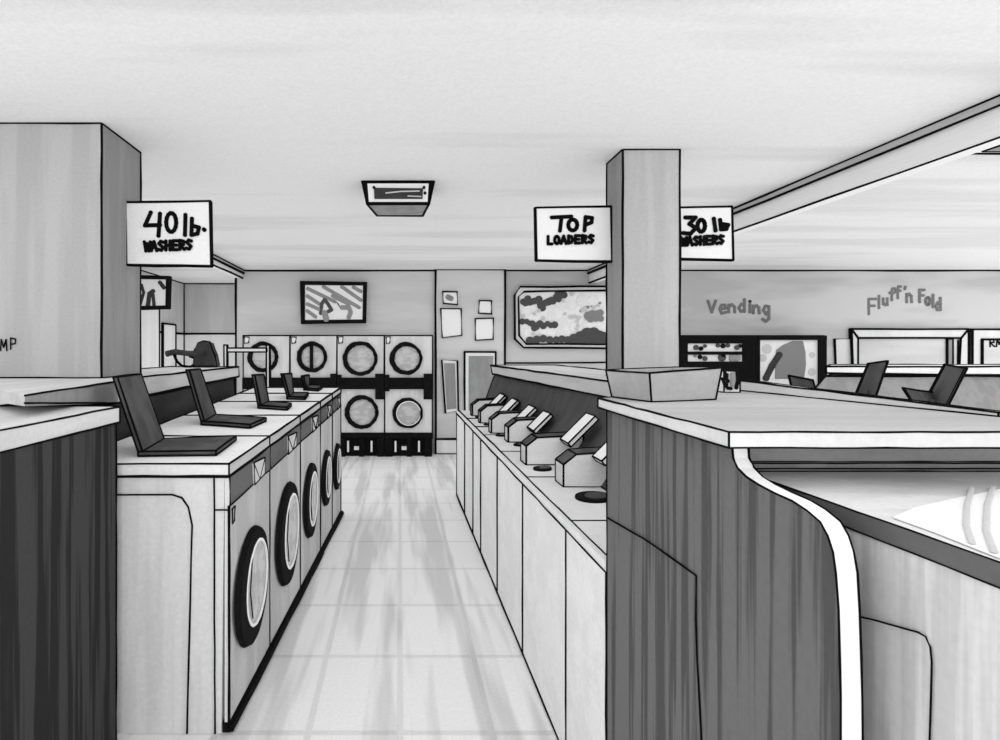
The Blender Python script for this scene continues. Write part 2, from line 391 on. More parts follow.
tv(134, 170, 275, 309, 9.0, 'small black television hung in the left alcove', art2, 4, mnt)

# ------------------------------------------------------------------ stacked dryers
YD = 9.2
cols = [243, 290, 337, 384.5, 432.5]
info = [((263, 357, 15.5), (262, 412, 16)), ((312, 357, 15.5), (312, 412, 16)), ((360, 358.5, 17.5), (361.5, 412, 17)), ((406, 358.5, 16.5), (407.5, 413, 15.5))]
names = ['first from the left, behind the cart rail', 'second from the left with a barred upper door', 'third from the left beside the end of the washers', 'rightmost beside the notices wall']
for k in range(4):
    a, c = cols[k], cols[k + 1]; u = YD / F
    x0, x1 = X(a, YD) + .002, X(c, YD) - .002
    t = thing('stack_dryer', 'white stacked dryer, ' + names[k], 'dryer', ((x0 + x1) / 2, YD, 0), 'stacked dryers along the back wall')
    b = MB(); b.box(x0, x1, YD, YB - .03, .30, Z(335.5, YD), 'enamel', ink=1.5); b.build('cabinet', t)
    for r_, (cx, cy, r) in enumerate(info[k]):
        c0 = P(cx, cy, YD)
        b = MB(); b.ring(c0 + Vector((0, .0, 0)), r * u, (r - 4.2) * u, 'black', (0, -1, 0), .05, off=(.9 * u, 0, 0), wob=.03)
        if k == 1 and r_ == 0: b.box(c0.x - .03, c0.x + .025, YD - .055, YD - .01, c0.z - r * u * .85, c0.z + r * u * .85, 'black', ink=0)
        if k == 3 and r_ == 1: b.ring(c0 + Vector((u, -.045, 0)), (r - 3) * u, (r - 4.2) * u, 'paper', (0, -1, 0), .012)
        dd = b.build('door', t)
        b = MB(); b.disc(c0 + Vector((.9 * u, -.012, 0)), (r - 4.0) * u, 'glass', (0, 1, 0), .01, 28); b.build('door_glass', dd)
        b = MB(); b.box(c0.x + (r - 3) * u, c0.x + (r - .5) * u, YD - .075, YD - .05, c0.z - .05, c0.z + .05, 'ink', ink=0); b.build('door_handle', dd)
    b = MB(); q = [P(a + 1.5, 337, YD - .004), P(a + 6, 337, YD - .004), P(a + 5.5, 343, YD - .004), P(a + 2, 343.5, YD - .004)]
    b.loft(q, [p + Vector((0, .01, 0)) for p in q], 'paper'); b.ink(q, 1.6, closed=True); b.build('coin_slot', t)
    b = MB(); b.box(x0, x1, YD - .06, YD, Z(389, YD), Z(377.5, YD), 'black', ink=0)
    if k >= 1: b.box(x1 - (9 if k > 1 else 6) * u, x1 - .003, YD - .085, YD - .058, Z(399 if k != 1 else 391, YD), Z(373.5, YD), 'black', ink=0)
    if k >= 2: b.box(x0 + .003, x0 + 5 * u, YD - .085, YD - .058, Z(391, YD), Z(374.5, YD), 'black', ink=0)
    b.build('middle_band', t)
    b = MB(); b.box(x0, x1, YD - .03, YD, Z(438, YD), Z(432.5, YD), 'black', ink=0)
    b.box(x0, x1, YD + .05, YD + .2, 0.0, .32, 'black', ink=0)
    b.build('plinth', t)
    for n_, (p0, p1) in enumerate(((0, 8), (22, 27), (40, 47))):
        b = MB(); b.box(x0 + p0 * u, min(x1, x0 + p1 * u), YD - .02, YD + .04, 0, Z(437, YD), 'black', ink=0); b.build('leg', t)
    for p0, pw, ya_, yb_ in ((10, 1.8, 452, 441), (33.5, 1.8, 452, 441), (17, 6, 450, 446.5)):
        b = MB(); b.box(x0 + p0 * u, x0 + (p0 + pw) * u, YD + .0, YD + .045, Z(ya_, YD), Z(yb_, YD), 'paper', ink=0); b.build('base_clip', t)

# ------------------------------------------------------------------ notices and panels on the pier
YP = YB - .055
def flatq(name, l, mat, label, cat, group=None, ink=2.2, deco=None, Y=YP, th=.015, parent=None):
    b = MB(); q = [P(x, y, Y - .002) for x, y in l]
    b.loft([p + Vector((0, -th, 0)) for p in q], q, mat); b.ink([p + Vector((0, -th, 0)) for p in q], ink, closed=True)
    if deco: deco(b, Y - th - .004)
    o = b.build(name, parent, q[3])
    return tag(o, label, cat, group) if label else o
gN = 'notices pinned beside the dryers'
flatq('notice', [(443, 291.5), (457, 292), (457.5, 304.5), (443, 303.5)], 'paper', 'small white notice with a grey blob, upper left of the four', 'notice', gN, deco=lambda b, Y: b.stroke([P(448, 297, Y), P(451, 298.5, Y)], .09, 'stroke'))
flatq('notice', [(441, 308.5), (461, 309), (462, 335.5), (442, 337.5)], 'paper', 'large white notice under the one with the grey blob', 'notice', gN)
flatq('notice', [(479, 300.5), (491, 301), (491.5, 314), (478.5, 313.5)], 'paper', 'small blank white notice, upper right of the four', 'notice', gN)
flatq('notice', [(475, 318.5), (493.5, 318), (493, 339.5), (475.5, 340)], 'paper', 'large white notice below the small blank one, right side', 'notice', gN)
t = tag(flatq('door_2', [(441.5, 360), (457, 361), (458.5, 411), (445, 413)], 'white', None, None), 'narrow grey panel set in the wall beside the dryers', 'panel', kind='structure')
b = MB(); q = [P(444, 363, YP - .018), P(455, 363.5, YP - .018), P(456.5, 408.5, YP - .018), P(447, 409.5, YP - .018)]
b.loft(q, [p + Vector((0, -.008, 0)) for p in q], 'mid'); b.build('pane', None, t['_o']).parent = t; 
bpy.data.objects['pane'].location = (0, 0, 0)
zt_ = Z(352, YP); 
t2 = tag(MB().box(X(464.5, YP), X(495.5, YP), YP - .02, YP - .001, .26, zt_, 'white', ink=2.2).build('door_3', None, (X(480, YP), YP, .26)), 'wide grey door behind the far end of the top loaders', 'door', kind='structure')
b = MB(); b.box(X(468.5, YP), X(493, YP), YP - .03, YP - .019, .4, Z(356, YP), 'mid', ink=0); b.build('door_pane', t2)

# ------------------------------------------------------------------ picture in chamfered frame
t = thing('framed_picture', 'large picture of dark foliage in a cut-corner frame beside slim pillar', 'picture', P(560, 348, YB - .05))
Yf = YB - .06
xr = 640
out = [(520.5, 287), (xr, 286), (xr, 349), (524, 347.5), (515, 339), (514.5, 295)]
inn = [(524, 291.5), (xr - 4, 290.5), (xr - 4, 344.5), (526.5, 344), (519, 336), (518.5, 297)]
b = MB(); O = [P(x, y, Yf) for x, y in out]; I = [P(x, y, Yf) for x, y in inn]
for k in range(6):
    k2 = (k + 1) % 6; q = [O[k], O[k2], I[k2], I[k]]
    b.loft([p for p in q], [p + Vector((0, .055, 0)) for p in q], 'shelf')
b.ink(O, 2.4, closed=True); b.ink(I, 2.2, closed=True); b.build('frame', t)
b = MB(); q = [p + Vector((0, .03, 0)) for p in I]; b.loft(q, [p + Vector((0, .02, 0)) for p in q], 'paper')
Yc = Yf + .026
cnt = [0]
def bl(l, r, m):
    for x, y in l:
        cnt[0] += 1; b.disc(P(420 + x / 4.545, 250 + y / 4.545, Yc - cnt[0] * .0002), r / 4.545 * Yf / F * random.uniform(.9, 1.25), m, (0, 1, 0), .004, 12)
bl([(500, 260), (530, 280), (600, 270), (640, 250), (480, 290), (560, 370), (600, 300), (650, 330), (690, 250), (740, 230), (640, 380), (500, 375), (700, 350), (760, 340), (670, 210), (790, 230)], 24, 'white')
bl([(470, 235), (490, 222), (510, 235), (540, 225), (545, 245), (555, 262), (585, 235), (605, 232), (630, 225), (640, 205), (625, 200), (655, 205), (570, 240), (500, 240), (480, 240), (550, 255), (620, 215), (520, 232), (598, 228)], 15, 'leaf')
bl([(465, 325), (485, 325), (510, 335), (545, 335), (520, 355), (560, 345), (580, 335), (612, 340), (498, 332), (530, 350), (533, 340), (595, 342)], 13, 'leaf')
bl([(500, 412), (530, 408), (560, 402), (590, 408), (620, 408), (645, 405), (670, 408)], 17, 'leaf')
bl([(700, 405), (730, 398), (760, 380), (790, 378), (815, 390), (830, 400), (690, 415), (720, 415), (750, 412), (780, 412), (810, 415), (840, 410)], 26, 'leaf')
bl([(765, 300), (785, 292), (805, 292), (775, 312), (800, 312), (820, 285), (822, 312)], 16, 'leaf2')
bl([(685, 305), (705, 302), (725, 308), (715, 325), (718, 345), (712, 360), (738, 275), (752, 268), (790, 260), (812, 252), (520, 290), (540, 275), (470, 300), (560, 310), (515, 380), (545, 385), (660, 290), (650, 230), (690, 200)], 8, 'stroke2')
b.stroke([P(581, 311, Yc), P(588, 307, Yc)], .05, 'leaf2'); b.stroke([P(592, 306, Yc), P(600, 303, Yc)], .04, 'leaf2')
b.build('canvas', t)

# ------------------------------------------------------------------ wall lettering
b = MB(); sub = [(0, 0, 'V', 11), (11, 1.5, 'e', 13), (20, 0, 'n', 11), (30, -.5, 'd', 12), (38.5, 0, 'i', 12), (44.5, 1, 'n', 11), (54.5, 3, 'g', 14)]
for dx, dy, ch, h in sub:
    for st in G[ch]: b.stroke([P(708 + dx + x * 8.5, 312 + dy - y * h, YB - .004) for x, y in st], 3.0 * YB / F, 'letter')
tag(b.build('wall_lettering', None, P(738, 315, YB)), 'grey hand-lettered word Vending on the wall', 'lettering')
b = MB()
word = [('F', 868, 314, 15, 9), ('l', 877, 308, 12, 5), ('u', 882.5, 305, 10, 6), ('f', 889, 300, 12, 7), ('f', 895, 298, 12, 7), ("'", 903, 297, 10, 6), ('n', 906, 302, 12, 7), ('F', 919, 302, 12, 6), ('o', 925, 305, 12, 6), ('l', 931, 307, 12, 5), ('d', 935, 310, 12, 7)]
for ch, x0, y0, h, w_ in word:
    for st in G[ch]: b.stroke([P(x0 + x * w_, y0 - y * h, YB - .004) for x, y in st], 2.6 * YB / F, 'letter')
tag(b.build('wall_lettering', None, P(905, 315, YB)), 'grey arched hand lettering Fluff n Fold above the service window', 'lettering')

# ------------------------------------------------------------------ vending machines
YV = 9.0
def vend(px0, px1, label, fn):
    t = thing('vending_machine', label, 'vending machine', (X((px0 + px1) / 2, YV), YV, 0), 'vending machines along the back wall')
    b = MB(); b.box(X(px0, YV), X(px1, YV), YV + .02, YB - .01, 0, Z(335, YV), 'black', ink=0); b.build('cabinet', t)
    fn(t); return t
def v1(t):
    b = MB(); 
    for a, c, d_, e in ((676, 687, 335.5, 400), (742, 756.5, 335.5, 400), (676, 756.5, 335.5, 343.5), (676, 756.5, 363, 400)):
        b.box(X(a, YV), X(c, YV), YV - .03 - (.003 if c - a > 30 else 0), YV + .018, Z(e, YV), Z(d_, YV), 'black', ink=0)
    b.build('door_frame', t)
    b = MB(); b.box(X(687, YV), X(742, YV), YV + .0, YV + .02, Z(363, YV), Z(343.5, YV), 'paper', ink=0); w = b.build('display_window', t)
    for y in (351.5, 361.5):
        b = MB(); b.box(X(686, YV), X(743, YV), YV - .036, YV, Z(y + 3.2, YV), Z(y, YV), 'black', ink=0); b.build('shelf', w)
    b = MB()
    for x, y, r, m in ((696, 347.5, 2.6, 'leaf'), (701, 348.5, 2.2, 'black'), (705, 346, 1.8, 'leaf'), (718, 345.5, 2, 'leaf'), (723, 346, 2.4, 'black'), (728, 345.5, 2, 'leaf'), (737, 347.5, 2.5, 'leaf'), (740, 346, 2, 'black'),
                       (700, 357, 2.2, 'black'), (705, 358.5, 2.4, 'leaf'), (722, 357.5, 4, 'leaf'), (723, 355, 2.5, 'black'), (733, 358, 4, 'stroke'), (737, 358, 3.5, 'stroke'), (695, 356, 1.5, 'leaf2')):
        b.disc(P(x, y, YV - .01 - .0007 * (x % 9)), r * YV / F, m, (0, 1, 0), .012, 8)
    b.build('snack_packet', w)['kind'] = 'stuff'
vend(676, 756.8, 'black vending machine with two lit snack shelves beside slim pillar', v1)
def v2(t):
    b = MB()
    for a, c, d_, e in ((757, 759, 336, 400), (817.5, 825.5, 336, 400), (757, 825.5, 335.5, 340), (757, 825.5, 386, 400)):
        b.box(X(a, YV), X(c, YV), YV - .03 - (.003 if c - a > 30 else 0), YV + .018, Z(e, YV), Z(d_, YV), 'black', ink=0)
    b.build('door_frame', t)
    b = MB(); b.box(X(759, YV), X(817.5, YV), YV + .0, YV + .02, Z(386, YV), Z(340, YV), 'white', ink=0)
    g = [(776, 350), (783, 345), (793, 341), (803, 341), (805.5, 352), (806, 365), (804, 379), (775, 379)]
    q = [P(x, y, YV - .006) for x, y in g]; b.loft(q, [p + Vector((0, .006, 0)) for p in q], 'leaf2')
    b.stroke([P(766, 378, YV - .008), P(772, 366, YV - .008), P(779, 355, YV - .008)], 6.5 * YV / F, 'darker')
    for x, y, r in ((763, 358, 4), (767, 349, 5), (812, 372, 4), (812, 355, 3)): b.disc(P(x, y, YV - .003), r * YV / F, 'stroke2', (0, 1, 0), .003, 10)
    b.build('display_window', t)
vend(757.2, 825.5, 'black-framed vending machine with a grey shape behind pale glass', v2)

# ------------------------------------------------------------------ service window in the right wall
t = thing('window_1', 'white service window frame in the wall under the arched lettering', 'window', P(910, 366, YB), kind='structure')
Yw = YB - .05
b = MB(); z0 = Z(372, Yw)
b.hexa([P(851.5, 329, Yw), P(968.5, 329, Yw), P(961, 338, Yw + .0), P(858, 338, Yw)], [P(851.5, 329, Yw) + Vector((0, .045, 0)), P(968.5, 329, Yw) + Vector((0, .045, 0)), P(961, 338, Yw) + Vector((0, .045, 0)), P(858, 338, Yw) + Vector((0, .045, 0))], 'wall_lt', 2.2)
for a, c, d_, e in ((851.5, 858, 853, 858), (968.5, 961, 968.5, 959)):
    q = [P(a, 329, Yw), P(c, 338, Yw), P(e, 372, Yw), P(d_, 372, Yw)]
    b.hexa(q, [p + Vector((0, .045, 0)) for p in q], 'wall_lt', 2.0)
b.build('window_frame', t)
b = MB(); b.box(X(857, YB), X(962, YB), YB - .03, YB - .004, Z(372, YB), Z(338, YB), 'wall', ink=0); 
b.box(X(944.5, YB), X(950, YB), YB - .05, YB - .028, Z(372, YB), Z(339, YB), 'mid', ink=1.8)
b.ink([P(958, 340, YB - .032), P(957.5, 372, YB - .032)], 2); b.build('pane', t)
flatq('wall_notice', [(834, 339), (851, 338.5), (851, 372), (835, 372)], 'wall_lt', 'small white board left of the service window', 'board', Y=YB)
t = thing('window_2', 'white window at far right edge with pen letters RM', 'window', P(990, 366, YB), kind='structure')
b = MB(); b.box(X(969.5, YB), X(1040, YB), YB - .05, YB - .002, Z(372, YB), Z(329.5, YB), 'wall_lt', ink=2.2); b.build('window_frame', t)
b = MB(); b.box(X(978.5, YB), X(1036, YB), YB - .06, YB - .05, Z(372, YB), Z(339.5, YB), 'wall', ink=2.4); write(b, 'RM', 989.5, 346.5, 7.5, 7, YB - .064, 1.6, wid=6); b.build('pane', t)

# ------------------------------------------------------------------ far right folding counter
t = thing('folding_counter', 'grey sloped counter with white top standing before the service window', 'counter', (6.5, 7.2, 0))
b = MB(); Yc_ = 7.0
b.hexa([(X(826, Yc_), Yc_, Z(373, Yc_)), (8.4, Yc_, Z(376, Yc_)), (8.4, 7.8, Z(376, Yc_)), (X(830, 7.8), 7.8, Z(373, Yc_))], [(X(826, Yc_), Yc_, Z(366.5, Yc_)), (8.4, Yc_, Z(366.5, Yc_)), (8.4, 7.8, Z(366.5, Yc_)), (X(830, 7.8), 7.8, Z(366.5, Yc_))], 'white', 2.2); b.build('counter_top', t)
b = MB(); A = [P(817, 384, 6.9), P(1012, 384, 6.9), Vector((8.2, 7.7, 1.3)), Vector((5.3, 7.7, 1.3))]
zt = Z(376.5, Yc_)
B = [Vector((5.34, 7.03, zt)), Vector((8.3, 7.03, zt)), Vector((8.3, 7.7, zt)), Vector((5.95, 7.7, zt))]
b.hexa([Vector((4.75, 6.80, .95)), Vector((8.3, 6.80, .95)), Vector((8.3, 7.7, .95)), Vector((5.9, 7.7, .95))], B, 'mid', 2.0)
b.box(5.0, 8.3, 6.9, 7.7, 0, .95, 'mid', ink=0); b.build('cabinet', t)

# ------------------------------------------------------------------ LEFT front-load washers
xf = lambda Y: -.895 + .0445 * Y
zt = lambda Y: 1.23 + (Y - 2.558) / 3.382 * .118
bounds = [2.558, 3.225, 4.01, 4.78, 5.39, 5.94]
doors = [(2.885, .545, .292), (3.64, .565, .325), (4.36, .585, .285), (5.05, .60, .25), (5.66, .575, .235)]
lids = [((138, 456), (160, 443), (216, 455), (236, 440), (113, 377), (137, 374)),
        ((201, 424.5), (212.5, 417.5), (250, 428), (266, 421), (186, 370), (197, 369)),
        ((258, 408), (266, 404), (287, 410), (291, 406), (252, 375), (261, 374.5)),
        ((287, 399), (291, 395), (305, 399.5), (308, 395), (281, 374), (289, 373.5)),
        ((304, 390), (307, 387), (318, 391), (322, 388), (301.5, 376), (307, 375))]
wl = ['nearest to the viewer, beside the dark left counter', 'second from the near end of its row', 'third from the near end, middle of its row', 'fourth from the near end of its row', 'farthest of its row, closest to the dryers']
def row(f, Y, dx, z): return Vector((f(Y) + dx, Y, z))
for k in range(5):
    y0, y1 = bounds[k], bounds[k + 1] - .003
    t = thing('front_load_washer', 'white front-loading washer with round black door, ' + wl[k], 'washer', (xf(y0) - .3, (y0 + y1) / 2, 0), 'front-loading washers left of the aisle')
    BX = -1.555
    rb = lambda Y, z: Vector((BX, Y, z))
    rim = .055
    b = MB()
    b.loft([row(xf, y0, -.035, .0), row(xf, y1, -.035, .0), rb(y1, .0), rb(y0, .0)], [row(xf, y0, -.021, zt(y0) - rim), row(xf, y1, -.021, zt(y1) - rim), rb(y1, zt(y1) - rim), rb(y0, zt(y0) - rim)], 'enamel')
    if k == 0:
        e = y0 - .004
        xx = lambda px: X(px, e); zz = lambda py: Z(py, e)
        b.ink([(xx(100), e, zz(495)), (xx(172), e, zz(495)), (xx(182), e, zz(498)), (xx(188.5), e, zz(507)), (xx(192), e, zz(525)), (xx(190), e, zz(600)), (xx(187), e, zz(735))], 1.9)
        b.ink([(xx(214), e, zz(477)), (xx(215), e, zz(735))], 1.9); b.ink([(xx(215), e, zz(510)), (xx(229), e, zz(510))], 1.8)
        b.ink([(xx(118), e, zz(477)), (xx(229), e, zz(477))], 2.2)
    b.build('cabinet', t)
    b = MB()
    b.hexa([row(xf, y0, 0, zt(y0) - rim), row(xf, y1, 0, zt(y1) - rim), rb(y1, zt(y1) - rim), rb(y0, zt(y0) - rim)], [row(xf, y0, -.0, zt(y0)), row(xf, y1, -.0, zt(y1)), rb(y1, zt(y1)), rb(y0, zt(y0))], 'top', 2.2, side={0: 'rimgrey'}, capB='top')
    b.build('top_panel', t)
    b = MB(); za = lambda Y: zt(Y) - rim - .135
    b.loft([row(xf, y0, -.02, .05), row(xf, y1, -.02, .05), row(xf, y1, -.02, za(y1)), row(xf, y0, -.02, za(y0))], [row(xf, y0, 0, .05), row(xf, y1, 0, .05), row(xf, y1, 0, za(y1)), row(xf, y0, 0, za(y0))], 'steel', side={3: 'enamel'})
    b.ink([row(xf, y0, 0, .02), row(xf, y0, 0, za(y0))], 2.2 if k else 2.8)
    if k == 4: b.ink([row(xf, y1, 0, .02), row(xf, y1, 0, za(y1))], 2.4)
    if k == 0: b.ink([row(xf, y0 + .03, .004, zt(y0) - .215), row(xf, y0 + .07, .004, zt(y0) - .21), row(xf, y0 + .065, .004, zt(y0) - .28), row(xf, y0 + .035, .004, zt(y0) - .285)], 1.6, closed=True)
    b.build('front_panel', t)
    b = MB(); zb_ = lambda Y: zt(Y) - rim - .004
    b.hexa([row(xf, y0, -.02, za(y0)), row(xf, y1, -.02, za(y1)), row(xf, y1, -.02, zb_(y1)), row(xf, y0, -.02, zb_(y0))], [row(xf, y0, .004, za(y0)), row(xf, y1, .004, za(y1)), row(xf, y1, .004, zb_(y1)), row(xf, y0, .004, zb_(y0))], 'band', 0, side={3: 'enamel'})
    b.ink([row(xf, y0, .004, za(y0)), row(xf, y1, .004, za(y1)), row(xf, y1, .004, zb_(y1)), row(xf, y0, .004, zb_(y0))], 1.8, closed=True)
    cp = b.build('control_panel', t)
    b = MB(); w_ = y1 - y0; ya = y0 + w_ * .50; h0 = zt(ya) - rim - .02
    q = [row(xf, ya, .012, h0), row(xf, ya + w_ * .30, .012, h0 - .01), row(xf, ya + w_ * .30, .012, h0 - .10), row(xf, ya + w_ * .02, .012, h0 - .115)]
    b.loft([p - Vector((.008, 0, 0)) for p in q], q, 'stroke2'); b.ink(q, 1.7, closed=True)
    b.ink([q[0], (q[2] + q[3]) / 2, q[1]], 1.5)
    b.build('coin_slot', cp)
    yc, zc, r = doors[k]
    b = MB(); c0 = row(xf, yc, .0, zc)
    b.ring(c0, r, r * .72, 'black', (1, .0, 0), .026, off=(0, r * .12, 0), n=56, wob=.006)
    dd = b.build('door', t)
    b = MB(); b.ring(c0 + Vector((.020, r * .12, 0)), r * .755, r * .69, 'paper', (1, 0, 0), .010, n=56, wob=.008); b.build('door_trim', dd)
    b = MB(); b.disc(c0 + Vector((.010, r * .12, 0)), r * .74, 'glass', (1, 0, 0), .008, 32)
    b.ink([c0 + Vector((.026, -r * .25, r * .55)), c0 + Vector((.026, -r * .38, 0)), c0 + Vector((.026, -r * .22, -r * .5))], 1.4); b.build('door_glass', dd)
    b = MB(); b.box(xf(y0) - .03, xf(y0) + .004, y0 + .004, y1, 0, .05, 'black', ink=0)
    b.ink([(xf(y0) + .01, y0, .02), (xf(y1) + .01, y1, .02)], 8.0 - k * .6, 'black', wob=.2)
    b.build('kickplate', t)
    # open dispenser lid: a dark lid swung up from its hinge, and the dark tray beside it
    L = lids[k]
    def on(px, py):                                   # point on the sloping machine top seen at a pixel
        Y = 3.5
        for _ in range(40): Y = (CH - zt(Y) - .006) * F / (py - VY)
        return P(px, py, Y)
    a_, b_, c_, d_ = [on(*p) for p in L[:4]]
    ta = P(L[4][0], L[4][1], a_.y); tb = P(L[5][0], L[5][1], b_.y)
    up = Vector((0, 0, .022)); ou = Vector((.022, 0, 0))
    b = MB(); b.hexa([a_, c_, d_, b_], [p + up for p in (a_, c_, d_, b_)], 'dark', 2.0)
    tr = b.build('dispenser_tray', t)
    b = MB(); b.hexa([a_ + up, b_ + up, tb, ta], [a_ + up + ou, b_ + up + ou, tb + ou, ta + ou], 'dark', 2.0); b.build('dispenser_lid', t)

# ------------------------------------------------------------------ left bulkhead and counter
t = thing('bulkhead', 'long dark-sided service bulkhead behind the front-loading washers', 'bulkhead', (-1.9, 4.2, 0))
xe = -1.62
b = MB(); b.hexa([(-1.53, 3.04, 1.462), (xe, 3.5, 1.462), (xe, 5.62, 1.485), (-2.3, 5.62, 1.485), (-2.3, 4.12, 1.462), (-3.0, 4.12, 1.462), (-2.4, 3.05, 1.497), (-1.40, 2.09, 1.54)],
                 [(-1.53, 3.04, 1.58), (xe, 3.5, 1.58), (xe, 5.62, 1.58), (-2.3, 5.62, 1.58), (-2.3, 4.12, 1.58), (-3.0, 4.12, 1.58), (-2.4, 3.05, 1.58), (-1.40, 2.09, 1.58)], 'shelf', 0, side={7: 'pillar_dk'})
T = [(-1.53, 3.04, 1.58), (xe, 3.5, 1.58), (xe, 5.62, 1.58)]
b.ink([(-1.40, 2.09, 1.58)] + T, 2.2); b.ink([(-1.40, 2.09, 1.552), (-1.53, 3.04, 1.462), (xe, 3.5, 1.462), (xe, 5.62, 1.485), (xe, 5.62, 1.58), (-2.3, 5.62, 1.58), (-2.3, 4.12, 1.58), (-3.0, 4.12, 1.58)], 2.2)
b.build('shelf', t)
b = MB(); b.hexa([(-1.57, 2.6, .0), (-1.60, 5.6, .0), (-2.2, 5.6, .0), (-2.2, 2.6, .0)], [(-1.60, 2.6, 1.44), (-1.66, 5.6, 1.474), (-2.2, 5.6, 1.46), (-2.2, 2.6, 1.44)], 'darker', 2.0)
b.build('side_panel', t)
t = thing('service_counter', 'dark laminate counter end with pale curved top at the left edge', 'counter', (-1.8, 2.1, 0))
b = MB(); b.prism([(-1.27, 1.55), (-1.262, 2.52), (-1.5, 2.53), (-2.9, 2.53), (-2.9, 1.55)], 1.425, 1.495, 'shelf', 2.2); b.build('counter_top', t)
b = MB(); b.box(-2.6, -1.268, 1.6, 2.5, 0, 1.424, 'panel', ink=2.2); b.build('cabinet', t)

# bag with strap lying on the shelf
Yb = 5.45; t = thing('bag', 'slumped dark bag with looped strap on the left shelf', 'bag', (X(206, Yb), Yb, 1.58))
prof = [(194, 369), (195, 350), (198, 343), (204, 341), (210, 342), (212, 348), (215, 355), (217.5, 370)]
b = MB(); A = [P(x, y, Yb) for x, y in prof]
for p in A: p.z = max(p.z, 1.582)
cx = sum((p for p in A), Vector()) / len(A)
def sc(p, s_, dy):
    q = cx.lerp(p, s_) + Vector((0, dy, 0)); q.z = max(q.z, 1.581)
    return q
b.loft([sc(p, .86, -.05) for p in A], A, 'darker'); b.loft(A, [sc(p, .9, .12) for p in A], 'darker'); b.ink([p + Vector((0, -.01, 0)) for p in A], 2, closed=True); b.build('bag_body', t)
b = MB(); f = lambda x, y: P(130 + x / 4.545, 240 + y / 4.545, Yb - .03)
b.tube([f(165, 518), f(205, 508), f(260, 515), f(310, 520), f(345, 510)], [.03, .028, .026, .034, .04], 'darker', 8)
b.tube([f(200, 520), f(212, 550), f(235, 572), f(275, 577), f(300, 560), f(298, 538), f(270, 528)], [.014] * 7, 'ink', 6)
b.build('strap', t)

# laundry cart with a hanging rail
Yk = 7.0; t = thing('laundry_cart', 'wheeled laundry cart with white hanging rail in front of the dryers', 'cart', (X(247, Yk), Yk + .2, 0))
b = MB()
for px, zb in ((225.5, .4), (268, .4)):
    b.box(X(px - 1.6, Yk), X(px + 1.6, Yk), Yk, Yk + .03, .4, Z(345, Yk), 'paper', ink=1.8)
b.box(X(227, Yk), X(267, Yk), Yk + .002, Yk + .028, Z(352, Yk), Z(348, Yk), 'paper', ink=1.8); b.build('hanging_rail', t)
b = MB(); x0, x1 = X(224, Yk), X(270, Yk)
for k in range(9):
    x = x0 + (x1 - x0) * k / 8
    for yy in (Yk, Yk + .45): b.tube([(x, yy, .42), (x, yy, .9)], [.006] * 2, 'dark', 5)
for z in (.42, .66, .9): b.tube([(x0, Yk, z), (x1, Yk, z), (x1, Yk + .45, z), (x0, Yk + .45, z)], [.01] * 4, 'dark', 6, closed=True)
b.box(x0, x1, Yk, Yk + .45, .40, .42, 'dark', ink=0); b.build('basket', t)
for xx_ in (x0 + .03, x1 - .03):
    for yy in (Yk + .03, Yk + .42):
        b = MB(); b.disc((xx_, yy, .05), .05, 'black', (1, 0, 0), .015, 14); b.tube([(xx_, yy, .07), (xx_, yy, .405)], [.012] * 2, 'dark'); b.build('caster', t)

